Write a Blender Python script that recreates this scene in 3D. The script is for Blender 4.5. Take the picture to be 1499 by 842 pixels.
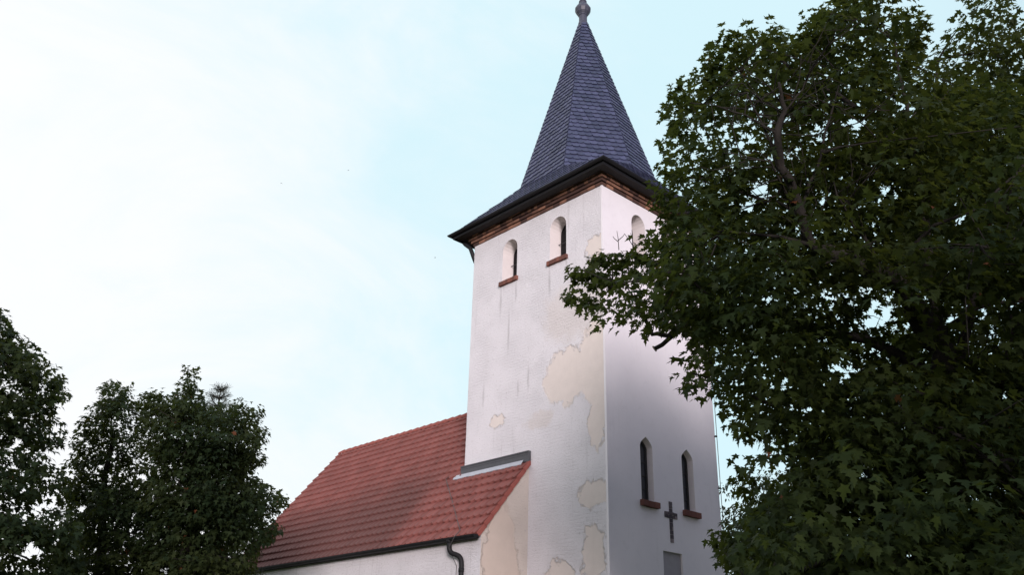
import bpy, math, random
import numpy as np
from mathutils import Vector, Matrix
from mathutils.geometry import tessellate_polygon
R = math.radians
for o in list(bpy.data.objects): bpy.data.objects.remove(o)
SC = bpy.context.scene
COL = SC.collection

# ------------------------------------------------------------------ camera
CAM = np.array([-15.0814, -13.1453, 1.60])
YAW, PIT, ROL, FPX = 0.741333, 0.431369, 0.026862, 1310.75
def cam_axes():
    cy, sy, cp, sp = math.cos(YAW), math.sin(YAW), math.cos(PIT), math.sin(PIT)
    f = np.array([sy*cp, cy*cp, sp]); r = np.array([cy, -sy, 0.]); u = np.cross(r, f)
    cr, sr = math.cos(ROL), math.sin(ROL)
    return cr*r + sr*u, -sr*r + cr*u, f
RX, UX, FX = cam_axes()
def at(px, py, d):
    """World point seen at photo pixel (px, py) at a distance d along the view axis."""
    return CAM + d*(FX + RX*(px-749.5)/FPX - UX*(py-421.)/FPX)
cd = bpy.data.cameras.new('camera'); co = bpy.data.objects.new('camera', cd); COL.objects.link(co)
cd.sensor_width = 36; cd.lens = 36*FPX/1499; cd.clip_start = .1; cd.clip_end = 3000
co.matrix_world = Matrix(((RX[0], UX[0], -FX[0], CAM[0]), (RX[1], UX[1], -FX[1], CAM[1]),
                          (RX[2], UX[2], -FX[2], CAM[2]), (0, 0, 0, 1)))
SC.camera = co

# ------------------------------------------------------------------ node helpers
class NT:
    def __init__(s, tree): s.t = tree; s.n = tree.nodes; s.l = tree.links
    def new(s, kind, **kw):
        nd = s.n.new(kind)
        for k, v in kw.items(): setattr(nd, k, v)
        return nd
    def put(s, sock, v):
        if isinstance(v, bpy.types.NodeSocket): s.l.new(v, sock)
        else: sock.default_value = v
    def m(s, op, a, b=0., c=0.):
        nd = s.new('ShaderNodeMath', operation=op)
        for i, v in enumerate((a, b, c)): s.put(nd.inputs[i], v)
        return nd.outputs[0]
    def vm(s, op, a, b=(0, 0, 0)):
        nd = s.new('ShaderNodeVectorMath', operation=op)
        s.put(nd.inputs[0], a); s.put(nd.inputs[1], b)
        return nd.outputs['Value'] if op in ('LENGTH', 'DOT_PRODUCT') else nd.outputs[0]
    def mix(s, f, a, b):
        nd = s.new('ShaderNodeMix', data_type='RGBA')
        s.put(nd.inputs[0], f); s.put(nd.inputs[6], a if not isinstance(a, tuple) else (*a, 1)); s.put(nd.inputs[7], b if not isinstance(b, tuple) else (*b, 1))
        return nd.outputs[2]
    def noise(s, vec, scale, detail=4., rough=.55, dist=0., out=0):
        nd = s.new('ShaderNodeTexNoise'); s.put(nd.inputs['Vector'], vec)
        nd.inputs['Scale'].default_value = scale; nd.inputs['Detail'].default_value = detail
        nd.inputs['Roughness'].default_value = rough; nd.inputs['Distortion'].default_value = dist
        return nd.outputs[out]
    def ramp(s, v, a, b, smooth=True):
        nd = s.new('ShaderNodeMapRange', interpolation_type='SMOOTHSTEP' if smooth else 'LINEAR')
        s.put(nd.inputs[0], v); nd.inputs[1].default_value = a; nd.inputs[2].default_value = b
        return nd.outputs[0]
    def scale(s, vec, k):
        nd = s.new('ShaderNodeMapping'); s.put(nd.inputs[0], vec); nd.inputs['Scale'].default_value = k
        return nd.outputs[0]

# ------------------------------------------------------------------ light
SUN_TO = Vector((-.61, -.79, 0)).normalized(); SUN_EL = R(4.2)
SUN_TO = Vector((SUN_TO.x*math.cos(SUN_EL), SUN_TO.y*math.cos(SUN_EL), math.sin(SUN_EL)))
w = bpy.data.worlds.new('World'); SC.world = w; w.use_nodes = True
nt = NT(w.node_tree); nt.n.clear()
sky = nt.new('ShaderNodeTexSky', sky_type='NISHITA'); sky.sun_disc = False
sky.sun_elevation = SUN_EL; sky.sun_rotation = math.atan2(SUN_TO.x, SUN_TO.y) % (2*math.pi)
sky.air_density = 1.0; sky.dust_density = 1.0; sky.ozone_density = 1.0
tc = nt.new('ShaderNodeTexCoord').outputs['Generated']
sep = nt.new('ShaderNodeSeparateXYZ'); nt.l.new(tc, sep.inputs[0])
cl = nt.noise(nt.scale(tc, (1, 1, 2.0)), 2.6, 9, .60, .8)
# the thick bright cloud bank lies towards the north-west (left of the church), thin veil overhead
bank = nt.vm('DOT_PRODUCT', tc, (-.62, .55, -.42))
cov = nt.m('ADD', nt.m('MULTIPLY', nt.m('SUBTRACT', cl, .5), 1.25), nt.m('MULTIPLY', bank, 1.0))
cov = nt.ramp(cov, -.50, .30)
cov = nt.m('ADD', nt.m('MULTIPLY', cov, .86), .10)
cloudcol = nt.mix(nt.noise(tc, 3.1, 5), (7.6, 7.9, 8.2), (8.5, 8.25, 8.3))
veil = nt.mix(.90, sky.outputs[0], (5.7, 7.9, 8.6))
bg = nt.new('ShaderNodeBackground'); # violet-grey dimming added to the unseen southern half to keep the right face dark
south = nt.ramp(nt.vm('DOT_PRODUCT', tc, (.10, -.95, -.12)), -.30, .38)
nt.l.new(nt.mix(nt.m('MULTIPLY', south, .93), nt.mix(cov, veil, cloudcol), (3.1, 3.1, 4.2)), bg.inputs[0]); bg.inputs[1].default_value = .1
nt.l.new(bg.outputs[0], nt.new('ShaderNodeOutputWorld').inputs[0])
sd = bpy.data.lights.new('sun', 'SUN'); so = bpy.data.objects.new('sun', sd); COL.objects.link(so)
sd.energy = 3.1; sd.angle = R(14); sd.color = (1, .88, .88)
so.rotation_euler = SUN_TO.to_track_quat('Z', 'Y').to_euler(); so.location = (-30, -30, 40)
SC.view_settings.view_transform = 'Standard'; SC.view_settings.look = 'None'
SC.view_settings.exposure = 0.32; SC.view_settings.gamma = 1; SC.view_settings.use_curve_mapping = False

# ------------------------------------------------------------------ materials
def mat(name, col, rough=.8, fn=None, spec=.5, metal=0.):
    m = bpy.data.materials.new(name); m.use_nodes = True
    t = NT(m.node_tree); b = t.n['Principled BSDF']
    b.inputs['Roughness'].default_value = rough; b.inputs['Metallic'].default_value = metal
    b.inputs['Specular IOR Level'].default_value = spec
    t.put(b.inputs['Base Color'], (*col, 1))
    if fn: fn(t, b)
    return m
def bump(t, b, h, strength, dist=.02, prev=None):
    nd = t.new('ShaderNodeBump'); nd.inputs['Strength'].default_value = strength; nd.inputs['Distance'].default_value = dist
    t.put(nd.inputs['Height'], h)
    if prev is not None: t.l.new(prev, nd.inputs['Normal'])
    t.l.new(nd.outputs[0], b.inputs['Normal']); return nd.outputs[0]
def obc(t): return t.new('ShaderNodeTexCoord').outputs['Object']
def speckle(scale, amount, bs=.3, bd=.01):
    def fn(t, b):
        c = obc(t); n = t.noise(c, scale, 5)
        base = tuple(b.inputs['Base Color'].default_value)[:3]
        lo = tuple(x*(1-amount) for x in base); hi = tuple(min(1, x*(1+amount)) for x in base)
        t.l.new(t.mix(n, lo, hi), b.inputs['Base Color'])
        bump(t, b, t.noise(c, scale*3, 4), bs, bd)
    return fn
def blobs(t, uv, items):
    """Smallest normalised distance to a set of ellipses (cx, cy, rx, ry) in the uv plane."""
    d = None
    for cx, cy, rx, ry in items:
        v = t.vm('MULTIPLY', t.vm('SUBTRACT', uv, (cx, cy, 0)), (1/rx, 1/ry, 0))
        l = t.vm('LENGTH', v)
        d = l if d is None else t.m('SMOOTH_MIN', d, l, .25)
    return d
def old_render(t, b, axis, items, faint=(), stains=(), base=(.82, .80, .83), bare=(.69, .615, .56)):
    c = obc(t); s = t.new('ShaderNodeSeparateXYZ'); t.l.new(c, s.inputs[0])
    cb = t.new('ShaderNodeCombineXYZ'); t.l.new(s.outputs[axis], cb.inputs[0]); t.l.new(s.outputs[2], cb.inputs[1])
    uv = cb.outputs[0]
    warp = t.vm('SUBTRACT', t.noise(c, 2.6, 9, .68, 0, 1), (.5, .5, .5))
    uvw = t.vm('ADD', uv, t.vm('MULTIPLY', t.new('ShaderNodeVectorMath', operation='ABSOLUTE').outputs[0], (0, 0, 0)))
    sw = t.new('ShaderNodeVectorMath', operation='SCALE'); t.l.new(warp, sw.inputs[0]); sw.inputs['Scale'].default_value = .95
    uvw = t.vm('ADD', uv, sw.outputs[0]); uvw = t.vm('MULTIPLY', uvw, (1, 1, 0))
    mask = t.m('SUBTRACT', 1, t.ramp(blobs(t, uvw, items), .90, 1.07))
    rough_n = t.noise(t.scale(c, (1, 1, 1.35)), 17, 7, .68, .3)
    big = t.noise(c, 1.1, 4)
    white = t.mix(t.ramp(big, .3, .7), base, tuple(x*.93 for x in base))
    pits = t.m('MULTIPLY', t.ramp(rough_n, .56, .68), .42)
    white = t.mix(pits, white, (.42, .38, .38))
    speck = t.m('MULTIPLY', t.ramp(t.noise(t.scale(c, (1, 1, 1.8)), 26, 5, .7), .60, .72), t.m('MULTIPLY', t.ramp(t.noise(c, 1.7, 4), .38, .62), .6))
    white = t.mix(speck, white, (.34, .30, .32))
    # thin vertical run-off streaks
    st = t.noise(t.scale(c, (7, 7, .32)), 1.0, 4, .5)
    streak = t.m('MULTIPLY', t.ramp(st, .60, .74), .22)
    white = t.mix(streak, white, (.36, .34, .34))
    bare_c = t.mix(t.noise(c, 5, 5), tuple(x*.9 for x in bare), tuple(min(1, x*1.08) for x in bare))
    col = t.mix(t.m('MULTIPLY', mask, .84), white, bare_c)
    if stains:                                   # dirty run-off below the sills and from old cracks
        uvs = t.vm('ADD', uv, t.vm('MULTIPLY', sw.outputs[0], (.10, .5, 0)))
        f = t.m('SUBTRACT', 1, t.ramp(blobs(t, uvs, stains), .15, 1.15))
        col = t.mix(t.m('MULTIPLY', f, .34), col, (.27, .25, .25))
    if faint:
        f = t.m('SUBTRACT', 1, t.ramp(blobs(t, uvw, faint), .55, 1.1))
        col = t.mix(t.m('MULTIPLY', f, .42), col, bare_c)
    t.l.new(col, b.inputs['Base Color'])
    inv = t.m('SUBTRACT', 1, mask)
    fine_n = t.noise(t.scale(c, (1, 1, 2.2)), 42, 5, .65)
    rough_h = t.m('ADD', t.m('MULTIPLY', rough_n, .55), t.m('MULTIPLY', fine_n, .6))
    bk = t.new('ShaderNodeTexBrick'); t.l.new(t.vm('ADD', uv, t.vm('MULTIPLY', sw.outputs[0], (.12, .12, 0))), bk.inputs['Vector'])
    bk.inputs['Scale'].default_value = 1; bk.inputs['Brick Width'].default_value = .27; bk.inputs['Row Height'].default_value = .082; bk.inputs['Mortar Size'].default_value = .012; bk.inputs['Mortar Smooth'].default_value = 1
    rough_h = t.m('SUBTRACT', rough_h, t.m('MULTIPLY', bk.outputs['Fac'], t.m('MULTIPLY', t.ramp(big, .35, .65), .20)))
    h = t.m('ADD', t.m('MULTIPLY', t.m('MULTIPLY', rough_h, t.m('ADD', t.m('MULTIPLY', inv, .85), .15)), 1.0), t.m('MULTIPLY', inv, .03))
    bump(t, b, h, .9, .045)
M = {}
M['render_old'] = mat('old white render', (.78, .74, .75), .95, lambda t, b: old_render(t, b, 1, [
    (1.2, 8.85, .85, .72), (.35, 8.9, .5, 1.1), (.28, 7.55, .30, .75), (.45, 5.86, .50, .33), (.45, 4.55, .37, .62),
    (3.72, 8.2, .26, .22), (1.45, 4.1, .52, .36), (.2, 12.05, .34, .40), (.1, 3.2, .6, .5), (2.6, 2.2, .9, .6)],
    [(1.25, 10.5, .95, .9), (2.2, 7.9, .5, .3), (.5, 10.4, .7, .9)],
    [(1.88, 11.62, .06, .55), (1.27, 11.75, .05, .4), (3.78, 11.62, .06, .6), (3.16, 11.7, .05, .4), (3.42, 10.6, .05, .8), (4.35, 9.0, .05, .45), (2.62, 9.1, .045, .5), (3.0, 8.9, .04, .3)]), .2)
M['render_gable'] = mat('cream gable render', (.70, .62, .55), .95, lambda t, b: old_render(t, b, 0, [
    (-.85, 4.2, .58, 1.55), (-.6, 2.5, .7, 1.2)], base=(.70, .63, .57), bare=(.54, .455, .395)), .2)
M['render_nave'] = mat('white nave render', (.74, .70, .70), .95, lambda t, b: old_render(t, b, 1, [
    (5.5, 2.6, .8, .5), (9, 3.3, .6, .4)]), .2)
def smooth_render(t, b):
    c = obc(t)
    n = t.noise(c, .9, 5, .55); n2 = t.noise(t.scale(c, (5, 5, .35)), 1., 4)
    col = t.mix(t.ramp(n, .3, .72), (.82, .795, .82), (.78, .755, .785))
    col = t.mix(t.m('MULTIPLY', t.ramp(n2, .58, .78), .16), col, (.50, .48, .48))
    n3 = t.noise(c, 4.5, 7, .7)
    col = t.mix(t.m('MULTIPLY', t.ramp(n3, .50, .72), .14), col, (.52, .50, .50))
    t.l.new(col, b.inputs['Base Color'])
    bump(t, b, t.m('ADD', t.noise(c, 60, 3), t.m('MULTIPLY', t.noise(c, 2.2, 3), .8)), .18, .012)
M['render_smooth'] = mat('smooth white render', (.8, .77, .77), .9, smooth_render, .25)
M['reveal'] = mat('window reveal render', (.76, .71, .70), .9, speckle(9, .06, .3, .01), .2)
def tinted(base, var, scale=18, bs=.5, bd=.006):
    """Per-piece tint written on the mesh (each brick, slate or tile was made a little different)."""
    def fn(t, b):
        a = t.new('ShaderNodeAttribute', attribute_name='tint').outputs['Fac']
        c = obc(t)
        lo, hi = var
        col = t.mix(a, lo, hi)
        col = t.mix(t.m('MULTIPLY', t.ramp(t.noise(c, scale*.35, 5), .42, .72), .45), col, tuple(x*.55 for x in base))
        t.l.new(col, b.inputs['Base Color'])
        bump(t, b, t.noise(c, scale, 5), bs, bd)
    return fn
M['brick'] = mat('cornice brick', (.2, .08, .05), .9, tinted((.09, .05, .04), ((.07, .04, .035), (.33, .17, .115))), .2)
M['sill_brick'] = mat('sill brick', (.3, .1, .06), .85, tinted((.2, .08, .06), ((.13, .06, .048), (.26, .105, .078))), .2)
M['cross_brick'] = mat('cross brick', (.1, .09, .1), .8, tinted((.06, .055, .06), ((.06, .05, .06), (.30, .25, .25))), .3)
M['slate'] = mat('roof slate', (.08, .08, .12), .46, tinted((.06, .06, .10), ((.030, .037, .078), (.064, .072, .142)), 26, .35, .004), .55)
def tile_fn(t, b):
    c = obc(t); s = t.new('ShaderNodeSeparateXYZ'); t.l.new(c, s.inputs[0])
    a = t.new('ShaderNodeAttribute', attribute_name='tint').outputs['Fac']
    col = t.mix(a, (.175, .058, .050), (.240, .082, .071))
    # darker band low on the slope, ending ragged before the tower; lighter tiles beside it
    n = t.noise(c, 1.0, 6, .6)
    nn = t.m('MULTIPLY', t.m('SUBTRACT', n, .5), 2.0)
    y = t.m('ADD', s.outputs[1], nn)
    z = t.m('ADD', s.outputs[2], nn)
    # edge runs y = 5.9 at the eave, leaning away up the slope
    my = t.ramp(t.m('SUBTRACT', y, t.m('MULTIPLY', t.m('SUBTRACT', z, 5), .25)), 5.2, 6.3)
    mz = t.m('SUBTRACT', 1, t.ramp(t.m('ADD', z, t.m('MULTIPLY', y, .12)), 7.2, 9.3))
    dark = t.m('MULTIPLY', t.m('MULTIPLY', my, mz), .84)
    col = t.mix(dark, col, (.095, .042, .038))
    moss = t.ramp(t.noise(c, 5.5, 6, .7), .56, .78)
    col = t.mix(t.m('MULTIPLY', moss, .42), col, (.13, .07, .055))
    fine = t.noise(c, 30, 4)
    col = t.mix(t.m('MULTIPLY', fine, .25), col, (.20, .075, .06))
    t.l.new(col, b.inputs['Base Color']); bump(t, b, fine, .3, .004)
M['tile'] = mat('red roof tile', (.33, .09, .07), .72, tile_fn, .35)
M['ridge'] = mat('red ridge tile', (.28, .085, .07), .8, speckle(8, .3), .3)
M['gutter'] = mat('dark zinc gutter', (.007, .007, .009), .65, speckle(14, .3, .15), .35)
M['black_wood'] = mat('dark stained timber', (.026, .022, .022), .7, speckle(12, .35), .3)
M['flash'] = mat('dark grey flashing board', (.075, .078, .088), .55, speckle(7, .25, .2), .4)
M['lead'] = mat('pale lead apron', (.42, .44, .49), .5, speckle(10, .18, .3), .5)
M['zinc'] = mat('weathered zinc finial', (.055, .058, .085), .5, speckle(9, .3, .2), .5)
M['void'] = mat('dark louvre boards', (.022, .020, .022), .8, speckle(16, .3), .2)
M['iron'] = mat('iron', (.03, .03, .032), .6, None, .4)
M['glass'] = mat('window glass', (.045, .05, .062), .12, lambda t, b: bump(t, b, t.noise(obc(t), 7, 2), .12, .01), .6)
M['panel'] = mat('grey sunk panel', (.34, .33, .35), .85, speckle(6, .14), .3)
M['wire'] = mat('conductor wire', (.07, .065, .065), .5, None, .5)
M['bark'] = mat('grey brown bark', (.062, .052, .045), .9, lambda t, b: (
    t.l.new(t.mix(t.noise(t.scale(obc(t), (1, 1, .3)), 9, 6, .65), (.010, .009, .008), (.040, .035, .031)), b.inputs['Base Color']),
    bump(t, b, t.noise(t.scale(obc(t), (1, 1, .22)), 22, 6, .6), .8, .03)), .2)
M['cut_wood'] = mat('sawn branch end', (.30, .25, .20), .8, speckle(30, .25), .2)
def leaf_mat(name, lo, hi, trans=.28, rough=.5, dead=.002):
    def fn(t, b):
        r = t.new('ShaderNodeNewGeometry').outputs['Random Per Island']
        c = obc(t)
        col = t.mix(r, lo, hi)
        col = t.mix(t.m('MULTIPLY', t.ramp(t.noise(c, .55, 3), .4, .68), .55), col, tuple(x*k for x, k in zip(hi, (1.55, 1.15, .65))))
        if dead:
            r2 = t.m('FRACT', t.m('MULTIPLY', r, 917.3))
            col = t.mix(t.m('GREATER_THAN', r2, 1-dead), col, (.16, .06, .03))
        t.l.new(col, b.inputs['Base Color'])
        tr = t.new('ShaderNodeBsdfTranslucent'); t.l.new(t.mix(.6, col, (.105, .125, .018)), tr.inputs[0])
        mx = t.new('ShaderNodeMixShader'); mx.inputs[0].default_value = trans
        t.l.new(b.outputs[0], mx.inputs[1]); t.l.new(tr.outputs[0], mx.inputs[2])
        out = [n for n in t.n if n.type == 'OUTPUT_MATERIAL'][0]
        t.l.new(mx.outputs[0], out.inputs[0])
    return mat(name, lo, rough, fn, .16)
M['leaf_near'] = leaf_mat('maple leaf', (.011, .023, .008), (.025, .043, .012), .48, .64)
M['leaf_second'] = leaf_mat('maple leaf behind', (.011, .022, .008), (.025, .041, .012), .42, .64)
M['leaf_left'] = leaf_mat('darker maple leaf', (.011, .024, .011), (.027, .044, .017), .38, .64)
M['leaf_small'] = leaf_mat('small leaf', (.022, .032, .017), (.036, .046, .022), .2)
M['needle'] = leaf_mat('spruce needles', (.035, .048, .045), (.055, .07, .065), .1, .6, 0)
M['grass'] = mat('grass', (.05, .075, .02), .95, speckle(3, .4, .6, .05), .1)
M['path'] = mat('gravel path', (.30, .26, .22), .95, speckle(40, .3, .6, .02), .2)
M['feather'] = mat('dark feathers', (.05, .05, .055), .8)

# ------------------------------------------------------------------ mesh helpers
class MB:
    def __init__(s): s.v = []; s.f = []; s.mi = []; s.tint = []
    def face(s, pts, mi=0, tint=.5):
        i = len(s.v); s.v += [tuple(p) for p in pts]; s.f.append(tuple(range(i, i+len(pts)))); s.mi.append(mi); s.tint.append(tint)
    def box(s, a, b, mi=0, tint=.5, M4=None):
        x0, y0, z0 = a; x1, y1, z1 = b
        P = [(x0,y0,z0),(x1,y0,z0),(x1,y1,z0),(x0,y1,z0),(x0,y0,z1),(x1,y0,z1),(x1,y1,z1),(x0,y1,z1)]
        if M4 is not None: P = [tuple(M4 @ Vector(p)) for p in P]
        i = len(s.v); s.v += P
        for q in ((0,3,2,1),(4,5,6,7),(0,1,5,4),(1,2,6,5),(2,3,7,6),(3,0,4,7)):
            s.f.append(tuple(i+k for k in q)); s.mi.append(mi); s.tint.append(tint)
    def tube(s, pts, radii, n=8, mi=0, caps=True):
        pts = [Vector(p) for p in pts]; i0 = len(s.v); ref = None
        for k, p in enumerate(pts):
            t = (pts[min(k+1, len(pts)-1)] - pts[max(k-1, 0)]).normalized()
            if ref is None: ref = t.orthogonal().normalized()
            ref = (ref - t*ref.dot(t)).normalized(); bi = t.cross(ref)
            r = radii[k] if hasattr(radii, '__len__') else radii
            for j in range(n):
                a = 2*math.pi*j/n; s.v.append(tuple(p + (ref*math.cos(a) + bi*math.sin(a))*r))
        for k in range(len(pts)-1):
            for j in range(n):
                a, b = i0+k*n+j, i0+k*n+(j+1) % n
                s.f.append((a, b, b+n, a+n)); s.mi.append(mi); s.tint.append(.5)
        if caps:
            s.f.append(tuple(i0+j for j in range(n))[::-1]); s.f.append(tuple(i0+(len(pts)-1)*n+j for j in range(n)))
            s.mi += [mi, mi]; s.tint += [.5, .5]
    def lathe(s, prof, c, n=8, mi=0, ph=0.):
        i0 = len(s.v)
        for r, z in prof:
            for j in range(n):
                a = 2*math.pi*j/n+ph; s.v.append((c[0]+r*math.cos(a), c[1]+r*math.sin(a), z))
        for k in range(len(prof)-1):
            for j in range(n):
                a, b = i0+k*n+j, i0+k*n+(j+1) % n
                s.f.append((a, b, b+n, a+n)); s.mi.append(mi); s.tint.append(.5)
        s.f.append(tuple(i0+j for j in range(n))[::-1]); s.f.append(tuple(i0+(len(prof)-1)*n+j for j in range(n)))
        s.mi += [mi, mi]; s.tint += [.5, .5]
    def build(s, name, mats, parent=None, smooth=False, bevel=0.):
        me = bpy.data.meshes.new(name); me.from_pydata(s.v, [], s.f)
        if not isinstance(mats, (list, tuple)): mats = [mats]
        for m in mats: me.materials.append(m)
        me.polygons.foreach_set('material_index', s.mi)
        a = me.attributes.new('tint', 'FLOAT', 'FACE'); a.data.foreach_set('value', s.tint)
        if smooth: me.polygons.foreach_set('use_smooth', [True]*len(s.f))
        me.update()
        o = bpy.data.objects.new(name, me); COL.objects.link(o)
        if parent: o.parent = parent
        if bevel:
            bv = o.modifiers.new('bevel', 'BEVEL'); bv.width = bevel; bv.segments = 2; bv.limit_method = 'ANGLE'
        return o
def tag(o, label=None, cat=None, group=None, kind=None):
    for k, v in (('label', label), ('category', cat), ('group', group), ('kind', kind)):
        if v: o[k] = v
    return o
def empty(name, loc=(0, 0, 0)):
    o = bpy.data.objects.new(name, None); COL.objects.link(o); o.location = loc; o.empty_display_size = .3
    return o
rnd = random.Random(4)

# ------------------------------------------------------------------ ground
g = MB(); n = 40; S = 420.
for i in range(n):
    for j in range(n):
        x0, x1 = -S+2*S*i/n, -S+2*S*(i+1)/n; y0, y1 = -S+2*S*j/n, -S+2*S*(j+1)/n
        g.face([(x0,y0,0),(x1,y0,0),(x1,y1,0),(x0,y1,0)])
tag(g.build('ground', M['grass']), kind='structure')
p = MB()
pl = [(-26,-24),(-15,-13.5),(-8,-8),(0,-3.2),(2.1,-.4)]
for k in range(len(pl)-1):
    a, b = Vector(pl[k]), Vector(pl[k+1]); d = (b-a).normalized(); q = Vector((-d.y, d.x))*.9
    p.face([(a.x-q.x,a.y-q.y,.004+.001*k),(b.x-q.x,b.y-q.y,.004+.001*k),(b.x+q.x,b.y+q.y,.004+.001*k),(a.x+q.x,a.y+q.y,.004+.001*k)])
tag(p.build('path', M['path']), kind='structure')

# ------------------------------------------------------------------ church
W2, W1, HT = 4.26, 5.0, 13.74           # tower plan (x, y) and wall height
church = tag(empty('church'), 'white rendered village church with a slate spired tower and red tiled nave', 'church')

def arch(c0, w, z0, zs, zt, pointed=False, n=10):
    """Outline of an arched opening, counter-clockwise in (u, z)."""
    pts = [(c0-w/2, z0), (c0+w/2, z0)]
    h = zt-zs
    for k in range(n+1):
        t = k/n
        if pointed:
            if t <= .5: q = t*2; pts.append((c0+w/2*(1-q**1.6)+0., zs+h*q))
            else: q = (1-t)*2; pts.append((c0-w/2*(1-q**1.6), zs+h*q))
        else:
            a = math.pi*t; pts.append((c0+w/2*math.cos(a), zs+h*math.sin(a)))
    return pts
def wall_with_holes(mb, outer, holes, P, depth_dir, depth, mi, mi_rev):
    """Face with openings plus the reveals; P maps (u, z) to 3-D."""
    loops = [[Vector((u, z, 0)) for u, z in L] for L in [outer]+holes]
    flat = [p for L in loops for p in L]
    for tri in tessellate_polygon(loops):
        mb.face([P(flat[i].x, flat[i].y) for i in tri], mi)
    for L in holes:
        for k in range(len(L)):
            a, b = L[k], L[(k+1) % len(L)]
            A, B = Vector(P(*a)), Vector(P(*b)); D = Vector(depth_dir)*depth
            mb.face([A, B, B+D, A+D], mi_rev)

bel_left = [1.57, 3.45]; bel_right = [1.43, 2.83]
lan = [1.40, 2.99]
BZ0, BZS, BZT, BW = 12.16, 13.10, 13.41, .60
LZ0, LZS, LZT, LW = 5.83, 7.12, 7.36, .46
tw = MB()
wall_with_holes(tw, [(0, -.1), (W1, -.1), (W1, HT), (0, HT)], [arch(c, BW, BZ0, BZS, BZT) for c in bel_left],
                lambda u, z: (0, u, z), (1, 0, 0), .42, 0, 2)
plq = [(1.87, 4.20), (2.58, 4.20), (2.58, 4.785), (1.87, 4.785)]
holes_r = [arch(c, .56, BZ0, BZS, BZT) for c in bel_right] + [arch(c, LW, LZ0, LZS, LZT, True) for c in lan]
wall_with_holes(tw, [(0, -.1), (W2, -.1), (W2, HT), (0, HT)], holes_r + [plq],
                lambda u, z: (u, 0, z), (0, 1, 0), .42, 1, 2)
tw.face([(W2, 0, -.1), (W2, W1, -.1), (W2, W1, HT), (W2, 0, HT)], 1)
tw.face([(0, W1, -.1), (0, W1, HT), (W2, W1, HT), (W2, W1, -.1)], 0)
tw.face([(0, 0, HT), (0, W1, HT), (W2, W1, HT), (W2, 0, HT)], 1)
# hard white corner bead between the rough and the smooth face
tw.box((-.012, -.012, -.1), (.045, .045, HT-.003), 1)
tower = tw.build('tower_wall', [M['render_old'], M['render_smooth'], M['reveal']], church)

def brick_row(mb, a, b, zc, h, depth_dir, dep, n, gap=.008, lean=0.):
    """n bricks side by side from a to b; each with its own tint."""
    a, b = Vector(a), Vector(b); d = (b-a)/n; L = d.length; dn = d.normalized(); dd = Vector(depth_dir)
    for k in range(n):
        o = a + d*k + dn*gap/2
        Q = [o, o+dn*(L-gap), o+dn*(L-gap)+dd*dep, o+dd*dep]
        j = rnd.uniform(-.004, .004); t = rnd.random()**2.2
        lo = [(q.x, q.y, zc+j) for q in Q]; hi = [(q.x, q.y, zc+h+j) for q in Q]
        i = len(mb.v); mb.v += lo+hi
        for q in ((0,3,2,1),(4,5,6,7),(0,1,5,4),(1,2,6,5),(2,3,7,6),(3,0,4,7)):
            mb.f.append(tuple(i+m for m in q)); mb.mi.append(0); mb.tint.append(t)
def fan(mb, loop, P, mi=0):
    for tri in tessellate_polygon([[Vector((u, z, 0)) for u, z in loop]]):
        mb.face([P(*loop[i]) for i in tri], mi)
def belfry(c, w, P, dd, along):
    """Arched bell opening: dark louvre boards, iron tie bar and a brick sill."""
    dd = Vector(dd)
    b = MB(); fan(b, arch(c, w+.02, BZ0-.02, BZS, BZT+.01), lambda u, z: Vector(P(u, z))+dd*.44)
    nl = 9
    for k in range(nl):                                  # sloping louvre boards
        z = BZ0+.05+k*(BZS-BZ0+.12)/nl
        A, B = Vector(P(c-w/2+.004, z)), Vector(P(c+w/2-.004, z))
        b.face([A+dd*.437+Vector((0,0,.09)), B+dd*.437+Vector((0,0,.09)), B+dd*.430, A+dd*.430])
        b.face([A+dd*.437+Vector((0,0,.078)), A+dd*.430-Vector((0,0,.012)), B+dd*.430-Vector((0,0,.012)), B+dd*.437+Vector((0,0,.078))])
    o = b.build('belfry_window', M['void'], church)
    s = MB(); L = w+.13
    A = Vector(P(c-L/2, 0))-dd*.075; B = Vector(P(c+L/2, 0))-dd*.075
    brick_row(s, A, B, BZ0-.125, .125, dd, .17, 8)
    s.build('sill', M['sill_brick'], o, bevel=.006)
    t = MB()
    A, B = Vector(P(c-w/2, BZS-.32))+dd*.33, Vector(P(c+w/2, BZS-.32))+dd*.33
    t.tube([A, B], .012, 6); m = Vector(P(c+.02, BZS-.32))+dd*.33
    t.tube([m, m+(A-m)*.55+Vector((0,0,-.14))], .009, 6)
    t.build('tie_bar', M['iron'], o)
for c in bel_left: belfry(c, BW, lambda u, z: (0, u, z), (1, 0, 0), 1)
for c in bel_right: belfry(c, .56, lambda u, z: (u, 0, z), (0, 1, 0), 0)
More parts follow.
